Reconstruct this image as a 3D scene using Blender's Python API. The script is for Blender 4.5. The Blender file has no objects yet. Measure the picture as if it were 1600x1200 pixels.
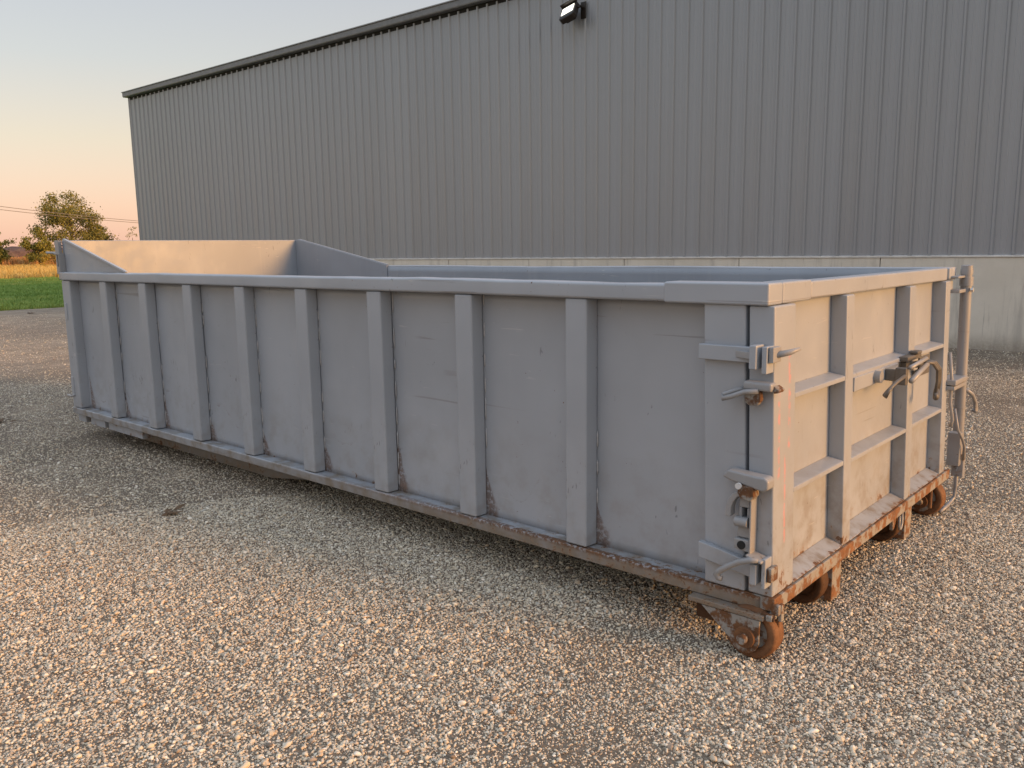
import bpy, bmesh, math, random
import numpy as np
from mathutils import Vector, Matrix, noise as mnoise

random.seed(7)
rng = np.random.default_rng(11)
SC = bpy.context.scene
COL = SC.collection

# ---------------------------------------------------------------- camera
CAM_POS = Vector((1.2702, -2.8561, 1.5644))
cr = Vector((0.75018029, 0.66108012, -0.01423413))
cu = Vector((-0.0949918, 0.12904816, 0.98707808))
cf = Vector((-0.65437458, 0.73913439, -0.15960658))
cd = bpy.data.cameras.new("camera")
cam = bpy.data.objects.new("camera", cd)
COL.objects.link(cam)
cd.sensor_fit = 'HORIZONTAL'
cd.sensor_width = 36.0
cd.lens = 1305.3 / 1600 * 36.0
cd.clip_start = 0.05
cd.clip_end = 6000
M4 = Matrix((cr, cu, -cf)).transposed().to_4x4()
M4.translation = CAM_POS
cam.matrix_world = M4
SC.camera = cam

# ---------------------------------------------------------------- sky, sun, exposure
SUN_AZ = math.radians(17.0)      # from +X towards +Y
SUN_EL = math.radians(10.5)
world = bpy.data.worlds.new("World")
SC.world = world
world.use_nodes = True
wn, wl = world.node_tree.nodes, world.node_tree.links
wn.clear()
w_out = wn.new('ShaderNodeOutputWorld')
w_bg = wn.new('ShaderNodeBackground')
w_sky = wn.new('ShaderNodeTexSky')
w_sky.sky_type = 'NISHITA'
w_sky.sun_disc = False
w_sky.sun_elevation = SUN_EL
w_sky.sun_rotation = math.pi / 2 - SUN_AZ
w_sky.altitude = 200
w_sky.air_density = 1.0
w_sky.dust_density = 2.5
w_sky.ozone_density = 1.5
w_bg.inputs['Strength'].default_value = 0.03
wl.new(w_sky.outputs[0], w_bg.inputs['Color'])
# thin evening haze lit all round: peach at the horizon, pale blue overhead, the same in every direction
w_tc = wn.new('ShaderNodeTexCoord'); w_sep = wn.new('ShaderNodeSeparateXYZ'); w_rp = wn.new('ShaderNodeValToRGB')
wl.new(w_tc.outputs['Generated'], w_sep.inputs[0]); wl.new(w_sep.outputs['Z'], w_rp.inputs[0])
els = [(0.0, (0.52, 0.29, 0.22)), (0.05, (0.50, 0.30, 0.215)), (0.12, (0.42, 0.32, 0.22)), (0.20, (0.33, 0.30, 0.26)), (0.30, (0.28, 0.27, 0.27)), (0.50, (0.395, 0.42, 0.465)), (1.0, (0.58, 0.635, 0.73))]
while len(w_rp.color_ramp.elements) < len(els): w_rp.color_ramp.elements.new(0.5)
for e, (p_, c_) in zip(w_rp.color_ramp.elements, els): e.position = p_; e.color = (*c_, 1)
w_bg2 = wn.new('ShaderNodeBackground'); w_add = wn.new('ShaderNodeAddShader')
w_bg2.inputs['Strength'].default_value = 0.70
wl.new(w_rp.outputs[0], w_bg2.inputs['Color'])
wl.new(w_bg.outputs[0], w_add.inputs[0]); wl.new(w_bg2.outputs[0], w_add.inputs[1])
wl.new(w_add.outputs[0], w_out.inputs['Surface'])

sd = bpy.data.lights.new("sun", 'SUN')
sd.energy = 1.75
sd.color = (1.0, 0.46, 0.12)
sd.angle = math.radians(20.0)
sun = bpy.data.objects.new("sun", sd)
COL.objects.link(sun)
sdir = Vector((math.cos(SUN_EL) * math.cos(SUN_AZ), math.cos(SUN_EL) * math.sin(SUN_AZ), math.sin(SUN_EL)))
sun.rotation_euler = sdir.to_track_quat('Z', 'Y').to_euler()
sun.location = sdir * 60

vs = SC.view_settings
vs.view_transform = 'Standard'
vs.look = 'None'
vs.exposure = 1.22
vs.gamma = 1.0
vs.use_curve_mapping = False

# ---------------------------------------------------------------- mesh helpers
class MB:
    def __init__(s): s.v = []; s.f = []
    def add(s, vs_, fs):
        n = len(s.v); s.v += [tuple(v) for v in vs_]; s.f += [tuple(i + n for i in f) for f in fs]; return s
    def box(s, x0, x1, y0, y1, z0, z1, m=None):
        vv = [(x0,y0,z0),(x1,y0,z0),(x1,y1,z0),(x0,y1,z0),(x0,y0,z1),(x1,y0,z1),(x1,y1,z1),(x0,y1,z1)]
        if m is not None: vv = [m @ Vector(v) for v in vv]
        return s.add(vv, [(0,3,2,1),(4,5,6,7),(0,1,5,4),(1,2,6,5),(2,3,7,6),(3,0,4,7)])
    def prism(s, pts, a, b, axis='y', m=None):
        """polygon pts (2-D) extruded from a to b along axis"""
        def P(p, t):
            if axis == 'y': return (p[0], t, p[1])
            if axis == 'x': return (t, p[0], p[1])
            return (p[0], p[1], t)
        n = len(pts)
        vv = [P(p, a) for p in pts] + [P(p, b) for p in pts]
        if m is not None: vv = [m @ Vector(v) for v in vv]
        fs = [tuple(range(n)), tuple(range(2*n-1, n-1, -1))]
        for i in range(n):
            j = (i + 1) % n
            fs.append((i, i + n, j + n, j))
        return s.add(vv, fs)
    def tube(s, path, r, seg=10, caps=True):
        path = [Vector(p) for p in path]
        rs = r if isinstance(r, (list, tuple)) else [r] * len(path)
        rings = []
        up = None
        for i, p in enumerate(path):
            a = path[max(0, i - 1)]; b = path[min(len(path) - 1, i + 1)]
            t = (b - a).normalized()
            if up is None:
                up = Vector((0, 0, 1)) if abs(t.z) < 0.9 else Vector((1, 0, 0))
            n1 = (up - t * up.dot(t)).normalized(); n2 = t.cross(n1); up = n1
            rings.append([p + (n1 * math.cos(k * 2 * math.pi / seg) + n2 * math.sin(k * 2 * math.pi / seg)) * rs[i] for k in range(seg)])
        vv = [q for ring in rings for q in ring]; fs = []
        for i in range(len(path) - 1):
            for k in range(seg):
                k2 = (k + 1) % seg
                fs.append((i*seg+k, i*seg+k2, (i+1)*seg+k2, (i+1)*seg+k))
        if caps:
            fs.append(tuple(range(seg - 1, -1, -1))); n = (len(path) - 1) * seg
            fs.append(tuple(range(n, n + seg)))
        return s.add(vv, fs)
    def lathe(s, prof, c, axis='y', seg=32):
        """prof: list of (radius, offset along axis), closed ends when radius 0"""
        vv = []; fs = []
        for (r, t) in prof:
            for k in range(seg):
                a = 2 * math.pi * k / seg
                p = (r * math.cos(a), t, r * math.sin(a)) if axis == 'y' else ((t, r * math.cos(a), r * math.sin(a)) if axis == 'x' else (r * math.cos(a), r * math.sin(a), t))
                vv.append((c[0] + p[0], c[1] + p[1], c[2] + p[2]))
        for i in range(len(prof) - 1):
            for k in range(seg):
                k2 = (k + 1) % seg
                fs.append((i*seg+k, (i+1)*seg+k, (i+1)*seg+k2, i*seg+k2))
        return s.add(vv, fs)
    def shear(s, k, zref):
        s.v = [(x + k * (zref - z), y, z) for x, y, z in s.v]; return s
    def build(s, name, mat, parent=None, bevel=0, seg=2, smooth=False, auto=None):
        me = bpy.data.meshes.new(name)
        me.from_pydata(s.v, [], s.f)
        bm = bmesh.new(); bm.from_mesh(me)
        bmesh.ops.recalc_face_normals(bm, faces=bm.faces)
        bm.to_mesh(me); bm.free()
        me.materials.append(mat)
        o = bpy.data.objects.new(name, me)
        COL.objects.link(o)
        if parent is not None: o.parent = parent
        if smooth or auto:
            for p in me.polygons: p.use_smooth = True
        if auto:
            md = o.modifiers.new("edges", 'EDGE_SPLIT'); md.split_angle = math.radians(auto)
        if bevel:
            b = o.modifiers.new("bevel", 'BEVEL'); b.width = bevel; b.segments = seg
            b.limit_method = 'ANGLE'; b.angle_limit = math.radians(35); b.harden_normals = False
            for p in me.polygons: p.use_smooth = True
            md = o.modifiers.new("wn", 'WEIGHTED_NORMAL'); md.keep_sharp = True; md.weight = 100
        return o

def tag(o, label=None, cat=None, group=None, kind=None):
    if label: o["label"] = label
    if cat: o["category"] = cat
    if group: o["group"] = group
    if kind: o["kind"] = kind
    return o

def empty(name, loc=(0, 0, 0), rz=0.0):
    o = bpy.data.objects.new(name, None); COL.objects.link(o)
    o.location = loc; o.rotation_euler = (0, 0, rz); o.empty_display_size = 0.2
    return o

# ---------------------------------------------------------------- material helpers
class NT:
    def __init__(s, name):
        s.m = bpy.data.materials.new(name); s.m.use_nodes = True
        s.n = s.m.node_tree.nodes; s.l = s.m.node_tree.links
        s.b = s.n['Principled BSDF']; s.out = s.n['Material Output']
        s.tc = s.n.new('ShaderNodeTexCoord')
    def val(s, inp, v):
        if hasattr(v, 'is_linked') or hasattr(v, 'links'): s.l.new(v, inp)
        else: inp.default_value = v
    def noise(s, scale, detail=4, rough=0.55, vec=None, dist=0, out='Fac'):
        t = s.n.new('ShaderNodeTexNoise'); t.inputs['Scale'].default_value = scale
        t.inputs['Detail'].default_value = detail; t.inputs['Roughness'].default_value = rough
        t.inputs['Distortion'].default_value = dist
        s.l.new(vec if vec is not None else s.tc.outputs['Object'], t.inputs['Vector'])
        return t.outputs[out]
    def vor(s, scale, feature='F1', out='Distance', vec=None, rnd=1.0):
        t = s.n.new('ShaderNodeTexVoronoi'); t.feature = feature
        t.inputs['Scale'].default_value = scale; t.inputs['Randomness'].default_value = rnd
        s.l.new(vec if vec is not None else s.tc.outputs['Object'], t.inputs['Vector'])
        return t.outputs[out]
    def map(s, scale=(1, 1, 1), loc=(0, 0, 0), vec=None):
        t = s.n.new('ShaderNodeMapping'); t.inputs['Scale'].default_value = scale; t.inputs['Location'].default_value = loc
        s.l.new(vec if vec is not None else s.tc.outputs['Object'], t.inputs['Vector']); return t.outputs[0]
    def xyz(s, vec=None):
        t = s.n.new('ShaderNodeSeparateXYZ'); s.l.new(vec if vec is not None else s.tc.outputs['Object'], t.inputs[0]); return t.outputs
    def math(s, op, a, b=0.0, c=0.0, clamp=False):
        t = s.n.new('ShaderNodeMath'); t.operation = op; t.use_clamp = clamp
        s.val(t.inputs[0], a); s.val(t.inputs[1], b); s.val(t.inputs[2], c); return t.outputs[0]
    def rng(s, v, a, b, c=0.0, d=1.0, smooth=True):
        t = s.n.new('ShaderNodeMapRange'); t.interpolation_type = 'SMOOTHSTEP' if smooth else 'LINEAR'
        s.val(t.inputs['Value'], v); s.val(t.inputs['From Min'], a); s.val(t.inputs['From Max'], b)
        s.val(t.inputs['To Min'], c); s.val(t.inputs['To Max'], d); return t.outputs['Result']
    def mix(s, f, a, b, blend='MIX'):
        t = s.n.new('ShaderNodeMix'); t.data_type = 'RGBA'; t.blend_type = blend
        s.val(t.inputs[0], f); s.val(t.inputs[6], a if not isinstance(a, tuple) else (*a, 1)); s.val(t.inputs[7], b if not isinstance(b, tuple) else (*b, 1))
        return t.outputs[2]
    def ramp(s, f, stops, interp='LINEAR'):
        t = s.n.new('ShaderNodeValToRGB'); t.color_ramp.interpolation = interp
        el = t.color_ramp.elements
        while len(el) < len(stops): el.new(0.5)
        for e, (p, c) in zip(el, stops): e.position = p; e.color = (*c, 1)
        s.l.new(f, t.inputs[0]); return t.outputs[0]
    def bump(s, h, strength=0.3, dist=0.01, normal=None):
        t = s.n.new('ShaderNodeBump'); t.inputs['Strength'].default_value = strength; t.inputs['Distance'].default_value = dist
        s.l.new(h, t.inputs['Height'])
        if normal is not None: s.l.new(normal, t.inputs['Normal'])
        return t.outputs[0]
    def done(s, color, rough=0.5, normal=None, metal=0.0, spec=None):
        s.val(s.b.inputs['Base Color'], color if not isinstance(color, tuple) else (*color, 1))
        s.val(s.b.inputs['Roughness'], rough); s.val(s.b.inputs['Metallic'], metal)
        if spec is not None: s.b.inputs['Specular IOR Level'].default_value = spec
        if normal is not None: s.l.new(normal, s.b.inputs['Normal'])
        return s.m

RUST = [(0.25, (0.048, 0.024, 0.013)), (0.5, (0.125, 0.058, 0.026)), (0.68, (0.20, 0.100, 0.046)), (0.9, (0.29, 0.19, 0.11))]
GREY = (0.340, 0.366, 0.402)

def paint(name, xrust=False, rscale=15, base=GREY, z_lo=0.24, z_hi=0.34, rust_lo=0.62, rust_hi=0.72, rib_rust=False, pink=False, grime=0.32, wav=0.0):
    """grey enamel; rust takes over where noise exceeds a level that rises with height above the rail"""
    t = NT(name)
    x, y, z = t.xyz()
    big = t.noise(1.7, 3); mid = t.noise(9, 5, 0.6); fine = t.noise(70, 6, 0.65)
    col = t.mix(t.rng(big, 0.3, 0.7, 0, 1), tuple(c * 0.93 for c in base), tuple(c * 1.05 for c in base))
    # chalky rain streaks running down
    stv = t.map((16, 16, 1.1)); st = t.noise(1.0, 4, 0.6, vec=stv)
    col = t.mix(t.rng(st, 0.52, 0.78, 0, 0.22), col, (0.38, 0.39, 0.41))
    # brown grime low down, patchy
    gz = t.rng(z, 0.25, 0.9, grime, 0.0)
    col = t.mix(t.math('MULTIPLY', gz, t.rng(mid, 0.42, 0.72)), col, (0.20, 0.165, 0.125))
    # scuffs: pale and dark marks
    sc = t.noise(1, 3, 0.5, vec=t.map((3.0, 3.0, 46), (3, 1, 0)), dist=1.5)
    sm = t.math('MULTIPLY', t.rng(sc, 0.685, 0.70), t.rng(t.noise(2.6, 2), 0.55, 0.62))
    col = t.mix(t.math('MULTIPLY', sm, 0.55), col, (0.5, 0.5, 0.5))
    sc2 = t.noise(1, 2, 0.4, vec=t.map((26, 26, 7), (9, 4, 2)), dist=2.5)
    sm2 = t.math('MULTIPLY', t.rng(sc2, 0.70, 0.715), t.rng(t.noise(3.3, 2, vec=t.map((1, 1, 1), (5, 5, 5))), 0.54, 0.60))
    col = t.mix(t.math('MULTIPLY', sm2, 0.45), col, (0.06, 0.055, 0.05))
    lsv = t.noise(1, 2, 0.4, vec=t.map((0.9, 0.9, 34), (1.3, 0, 4.2)), dist=0.6)
    lsm = t.math('MULTIPLY', t.rng(lsv, 0.672, 0.682), t.rng(t.noise(1.1, 3, vec=t.map((1, 1, 2.5), (8, 3, 1))), 0.52, 0.60))
    col = t.mix(t.math('MULTIPLY', lsm, 0.5), col, (0.20, 0.19, 0.185))
    fad = t.rng(t.noise(1.3, 5, 0.6, vec=t.map((1, 1, 0.7), (6.1, 2, 3))), 0.56, 0.70, 0.0, 0.30)
    col = t.mix(fad, col, (0.43, 0.45, 0.47))
    # rust
    lvl = t.rng(z, z_lo, z_hi, rust_lo, rust_hi)
    if xrust: lvl = t.math('ADD', lvl, t.rng(x, -4.0, -0.3, 0.16, -0.03))
    rn = t.noise(rscale, 9, 0.72, dist=0.4)
    rust = t.rng(rn, lvl, t.math('ADD', lvl, 0.05))
    halo = t.rng(rn, t.math('SUBTRACT', lvl, 0.07), t.math('ADD', lvl, 0.03))
    # chips anywhere: rare small spots
    chip = t.math('MULTIPLY', t.rng(t.noise(60, 3, 0.5), 0.735, 0.755), t.rng(t.noise(2.2, 2, vec=t.map((1, 1, 1), (2, 7, 1))), 0.46, 0.56))
    rust = t.math('MAXIMUM', rust, chip)
    if rib_rust:
        u = t.math('MULTIPLY', t.math('FRACT', t.math('DIVIDE', t.math('ADD', x, 0.838 + 0.672 * 20), 0.672)), 0.672)
        var = t.noise(1.6, 1, vec=t.map((1, 0, 0), (3.3, 0, 0)))
        hgt = t.math('SUBTRACT', z, 0.25)
        wid = t.rng(hgt, 0.0, t.rng(var, 0.35, 0.62, 0.06, 0.34), 0.10, 0.0)
        e = t.math('ADD', wid, t.math('MULTIPLY', t.math('SUBTRACT', mid, 0.5), 0.06))
        streak = t.math('MULTIPLY', t.rng(u, t.math('MULTIPLY', e, 0.55), e, 1, 0), t.rng(fine, 0.33, 0.55))
        streak = t.math('MULTIPLY', streak, t.rng(wid, 0.0, 0.012))
        rust = t.math('MAXIMUM', rust, t.math('MULTIPLY', streak, 0.7))
    if xrust:
        face = t.rng(z, 0.236, 0.246, 1, 0)
        col = t.mix(t.math('MULTIPLY', face, t.math('MULTIPLY', t.rng(mid, 0.2, 0.6, 0.55, 0.95), t.rng(x, -4.5, -0.5, 0.45, 1.0))), col, (0.185, 0.150, 0.115))
        edge = t.math('MULTIPLY', t.math('MULTIPLY', t.rng(z, 0.225, 0.244), t.rng(y, 0.02, 0.035, 1, 0)), t.rng(x, -3.5, -0.8, 0.0, 1.0))
        rust = t.math('MAXIMUM', rust, t.math('MULTIPLY', edge, t.rng(fine, 0.38, 0.52)))
    col = t.mix(t.math('MULTIPLY', halo, 0.5), col, (0.30, 0.20, 0.12))
    rc = t.ramp(t.noise(34, 8, 0.7), RUST)
    col = t.mix(rust, col, rc)
    if pink:
        wob = t.math('MULTIPLY', t.math('SUBTRACT', t.noise(6, 3, vec=t.map((0, 0, 1))), 0.5), 0.03)
        brk = t.rng(t.noise(30, 4, 0.7), 0.42, 0.55)
        for (yc, w, za, zb) in ((0.135, 0.014, 0.80, 1.17), (0.045, 0.013, 0.70, 1.04), (0.10, 0.010, 0.44, 0.80)):
            d = t.math('ABSOLUTE', t.math('SUBTRACT', t.math('ADD', y, wob), yc))
            mk = t.math('MULTIPLY', t.rng(d, w * 0.5, w, 1, 0), t.math('MULTIPLY', t.rng(z, za, za + 0.02), t.rng(z, zb - 0.02, zb, 1, 0)))
            col = t.mix(t.math('MULTIPLY', t.math('MULTIPLY', mk, brk), 0.45), col, (0.72, 0.22, 0.22))
    rough = t.math('ADD', t.rng(mid, 0.3, 0.7, 0.30, 0.44), t.math('MULTIPLY', rust, 0.35))
    h = t.math('ADD', t.math('MULTIPLY', fine, 0.10), t.math('MULTIPLY', rust, t.noise(60, 5, 0.7)))
    nrm = t.bump(h, 0.25, 0.004)
    return t.done(col, rough, nrm, spec=0.5)

def rust_mat(name, dark=1.0, paintleft=0.0):
    t = NT(name)
    n1 = t.noise(11, 9, 0.68, dist=0.3); n2 = t.noise(48, 6, 0.7)
    f = t.math('ADD', t.math('MULTIPLY', n1, 0.65), t.math('MULTIPLY', n2, 0.35))
    col = t.ramp(f, [(p, tuple(c * dark for c in q)) for p, q in RUST])
    if paintleft > 0:
        col = t.mix(t.rng(t.noise(13, 8, 0.66, vec=t.map((1, 1, 1), (4, 2, 8))), 0.50 - 0.15 * paintleft + 0.07, 0.62 - 0.15 * paintleft + 0.05), col, (0.27, 0.26, 0.24))
    nrm = t.bump(t.math('ADD', n2, t.math('MULTIPLY', n1, 0.5)), 0.55, 0.004)
    return t.done(col, t.rng(n2, 0.3, 0.7, 0.62, 0.9), nrm, spec=0.35)

M_PANEL = paint("grey_paint_panel", rib_rust=True, z_lo=0.25, z_hi=0.36, rust_lo=0.60, rust_hi=0.80)
M_PAINT = paint("grey_paint", z_lo=0.25, z_hi=0.36, rust_lo=0.60, rust_hi=0.80)
M_TOP = paint("grey_paint_rim", rust_lo=0.8, rust_hi=0.76, base=(0.345, 0.372, 0.410))
M_RAIL = paint("grey_paint_bottom_rail", xrust=True, rscale=30, z_lo=0.16, z_hi=0.25, rust_lo=0.54, rust_hi=0.60, grime=1.0)
M_DOOR = paint("grey_paint_door", z_lo=0.25, z_hi=0.50, rust_lo=0.56, rust_hi=0.79, grime=0.7)
M_STILE = paint("grey_paint_door_stile", z_lo=0.25, z_hi=0.55, rust_lo=0.54, rust_hi=0.78, pink=True, grime=0.7)
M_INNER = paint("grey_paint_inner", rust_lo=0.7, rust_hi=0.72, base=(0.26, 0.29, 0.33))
M_HARD = paint("grey_paint_hardware", z_lo=0.2, z_hi=0.8, rust_lo=0.60, rust_hi=0.68, base=(0.29, 0.295, 0.305))
M_RUST = rust_mat("rusty_steel", 1.3)
M_RUSTP = rust_mat("rusty_steel_with_paint", 1.0, 0.75)
M_SILL = rust_mat("rusty_door_sill", 1.5, 0.8)
M_RUSTD = rust_mat("shaded_rusty_steel", 0.6)  # darker rust copy: shade under the box put into the colour

# ================================================================ SETTING: ground
def vnoise(x, y, s, o=0.0):
    return mnoise.noise(Vector((x * s + o, y * s - o, o * 0.7)))

def gravel_mat():
    t = NT("gravel")
    v = t.map((1, 1, 1))
    warp = t.noise(3, 3, out='Color')
    cells = t.vor(62, out='Color'); d1 = t.vor(62); d2 = t.vor(130)
    cr_ = t.n.new('ShaderNodeSeparateColor'); t.l.new(cells, cr_.inputs[0])
    stone = t.ramp(cr_.outputs[0], [(0.0, (0.16, 0.13, 0.10)), (0.3, (0.34, 0.285, 0.225)), (0.6, (0.46, 0.395, 0.315)), (0.85, (0.56, 0.49, 0.40)), (1.0, (0.66, 0.60, 0.52))])
    gap_shade = t.rng(d1, 0.35, 0.62)
    col = t.mix(t.math('MULTIPLY', gap_shade, 0.75), stone, (0.085, 0.066, 0.050))  # dark tone between stone cells paints in their shade
    px_ = t.xyz()[0]
    loose = t.rng(px_, -14.0, -8.0)
    col = t.mix(t.math('MULTIPLY', loose, 0.60), col, (0.070, 0.050, 0.034))  # loose zone darkened: shade between the stones put into the ground colour
    dirt = t.rng(t.noise(0.55, 5, 0.6, dist=0.6), 0.47, 0.66)
    col = t.mix(t.math('MULTIPLY', dirt, 0.5), col, (0.33, 0.255, 0.18))
    big = t.noise(0.16, 4, 0.6)
    col = t.mix(t.math('MULTIPLY', t.rng(big, 0.35, 0.7, 0.1, 0.6), t.rng(loose, 0, 1, 1, 0.25)), col, (0.52, 0.43, 0.325), 'MIX')
    mv = t.noise(1, 8, 0.72, vec=t.map((2.2, 1.1, 1)))
    col = t.mix(t.rng(mv, 0.36, 0.60, 0.55, 0.0), col, (0.19, 0.155, 0.12))
    col = t.mix(t.rng(mv, 0.52, 0.72, 0.0, 0.5), col, (0.60, 0.50, 0.38))
    fn = t.noise(14, 6, 0.75)
    col = t.mix(t.rng(fn, 0.38, 0.66, 0.0, 0.55), col, (0.20, 0.155, 0.11))
    h = t.math('ADD', t.math('MULTIPLY', t.rng(d1, 0.0, 0.6, 1, 0), 0.7), t.math('MULTIPLY', t.rng(d2, 0, 0.6, 1, 0), 0.3))
    nrm = t.bump(h, 0.9, 0.012)
    return t.done(col, 0.9, nrm, spec=0.25)
M_GRAVEL = gravel_mat()

def grid_sheet(name, xs, ys, zf, mat, kind='structure'):
    nx, ny = len(xs), len(ys)
    vv = [(x, y, zf(x, y)) for x in xs for y in ys]
    ff = [(i*ny+j, (i+1)*ny+j, (i+1)*ny+j+1, i*ny+j+1) for i in range(nx-1) for j in range(ny-1)]
    me = bpy.data.meshes.new(name); me.from_pydata(vv, [], ff); me.materials.append(mat)
    for p in me.polygons: p.use_smooth = True
    o = bpy.data.objects.new(name, me); COL.objects.link(o); tag(o, kind=kind)
    return o

def lawn_mat():
    t = NT("lawn")
    n = t.noise(5, 6, 0.7); s = t.noise(1, 4, 0.6, vec=t.map((0.55, 0.06, 1)))
    col = t.ramp(t.math('ADD', t.math('MULTIPLY', n, 0.5), t.math('MULTIPLY', s, 0.5)), [(0.3, (0.13, 0.20, 0.045)), (0.5, (0.21, 0.29, 0.07)), (0.7, (0.30, 0.36, 0.11))])
    return t.done(col, 0.9, t.bump(n, 0.8, 0.05), spec=0.2)
def field_mat():
    t = NT("stubble_field")
    n = t.noise(1.2, 6, 0.7); s = t.noise(1, 4, 0.6, vec=t.map((0.09, 0.012, 1)))
    col = t.ramp(t.math('ADD', t.math('MULTIPLY', n, 0.4), t.math('MULTIPLY', s, 0.6)), [(0.3, (0.20, 0.14, 0.05)), (0.5, (0.30, 0.22, 0.085)), (0.7, (0.38, 0.26, 0.10))])
    return t.done(col, 0.9, t.bump(n, 0.8, 0.2), spec=0.2)
M_LAWN = lawn_mat(); M_FIELD = field_mat()

EDGE = -26.0
def edge_x(y): return EDGE + 0.35 * vnoise(0, y, 0.35, 3.0) + 0.15 * vnoise(0, y, 1.7, 9.0)
# base ground to the horizon
xs = [-2500, -600, -64, 0, 200, 2500]; ys = [-2500, -300, 0, 300, 2500]
ground = grid_sheet("ground", xs, ys, lambda x, y: -0.03, M_LAWN)
# gravel yard with a ragged edge on the lawn side
ys = list(np.linspace(-45, 60, 300))
vv = [(edge_x(y), y, 0) for y in ys] + [(45, y, 0) for y in ys]
n = len(ys)
me = bpy.data.meshes.new("gravel_yard"); me.from_pydata(vv, [], [(i, i+n, i+n+1, i+1) for i in range(n-1)]); me.materials.append(M_GRAVEL)
o = bpy.data.objects.new("gravel_yard", me); COL.objects.link(o); tag(o, "tan and grey gravel yard around the dumpster", "gravel", kind='structure')
# field beyond the lawn
field = grid_sheet("field", [-420, -200, -64], [-300, 0, 300], lambda x, y: -0.02, M_FIELD)

# low wooded ridge on the horizon
def hill_mat():
    t = NT("distant_woods"); n = t.noise(0.35, 6, 0.75)
    return t.done(t.ramp(n, [(0.3, (0.10, 0.06, 0.055)), (0.55, (0.17, 0.11, 0.09)), (0.75, (0.22, 0.15, 0.09))]), 0.95, t.bump(n, 1, 1.5), spec=0.1)
M_HILL = hill_mat()
hv = []; hf = []
hy = list(np.linspace(-420, 620, 420))
for i, y in enumerate(hy):
    h = 5.2 + 2.6 * vnoise(1.0, y, 0.011, 5.0) + 1.3 * vnoise(0, y, 0.05, 2.0) + 0.8 * vnoise(0, y, 0.23, 1.0)
    for (dx, k) in ((0, 0), (-2, 0.75), (-9, 1.0), (-30, 1.1), (-60, 0)):
        hv.append((-430 + dx + 6 * vnoise(0, y, 0.02, 8), y, h * k - 0.04))
for i in range(len(hy) - 1):
    for k in range(4): hf.append((i*5+k, (i+1)*5+k, (i+1)*5+k+1, i*5+k+1))
me = bpy.data.meshes.new("hill"); me.from_pydata(hv, [], hf); me.materials.append(M_HILL)
for p in me.polygons: p.use_smooth = True
o = bpy.data.objects.new("hill", me); COL.objects.link(o); tag(o, kind='structure')

# ================================================================ scatter helper (geometry nodes, real instances)
def scatter(name, pts, rots, scls, protos, label, cat):
    me = bpy.data.meshes.new(name); me.from_pydata([tuple(p) for p in pts], [], [])
    a = me.attributes.new("rot", 'FLOAT_VECTOR', 'POINT'); a.data.foreach_set("vector", np.asarray(rots, dtype=np.float32).ravel())
    a = me.attributes.new("scl", 'FLOAT_VECTOR', 'POINT'); a.data.foreach_set("vector", np.asarray(scls, dtype=np.float32).ravel())
    a = me.attributes.new("pick", 'INT', 'POINT'); a.data.foreach_set("value", rng.integers(0, len(protos), len(pts)).astype(np.int32))
    o = bpy.data.objects.new(name, me); COL.objects.link(o)
    pc = bpy.data.collections.new(name + "_kinds")
    for p in protos: pc.objects.link(p)
    ng = bpy.data.node_groups.new(name + "_scatter", 'GeometryNodeTree')
    ng.interface.new_socket("Geometry", in_out='INPUT', socket_type='NodeSocketGeometry')
    ng.interface.new_socket("Geometry", in_out='OUTPUT', socket_type='NodeSocketGeometry')
    N, L = ng.nodes, ng.links
    gi = N.new('NodeGroupInput'); go = N.new('NodeGroupOutput')
    ci = N.new('GeometryNodeCollectionInfo'); ci.inputs['Collection'].default_value = pc
    ci.inputs['Separate Children'].default_value = True; ci.inputs['Reset Children'].default_value = True
    ip = N.new('GeometryNodeInstanceOnPoints'); ip.inputs['Pick Instance'].default_value = True
    def attr(nm, typ):
        q = N.new('GeometryNodeInputNamedAttribute'); q.data_type = typ; q.inputs['Name'].default_value = nm; return q.outputs['Attribute']
    L.new(gi.outputs[0], ip.inputs['Points']); L.new(ci.outputs[0], ip.inputs['Instance'])
    L.new(attr("pick", 'INT'), ip.inputs['Instance Index'])
    e2r = N.new('FunctionNodeEulerToRotation'); L.new(attr("rot", 'FLOAT_VECTOR'), e2r.inputs[0]); L.new(e2r.outputs[0], ip.inputs['Rotation'])
    L.new(attr("scl", 'FLOAT_VECTOR'), ip.inputs['Scale']); L.new(ip.outputs[0], go.inputs[0])
    md = o.modifiers.new("scatter", 'NODES'); md.node_group = ng
    tag(o, label, cat, kind='stuff')
    return o

def proto(name, vv, ff, mat, smooth=True):
    me = bpy.data.meshes.new(name); me.from_pydata(vv, [], ff); me.materials.append(mat)
    for p in me.polygons: p.use_smooth = smooth
    return bpy.data.objects.new(name, me)

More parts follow.
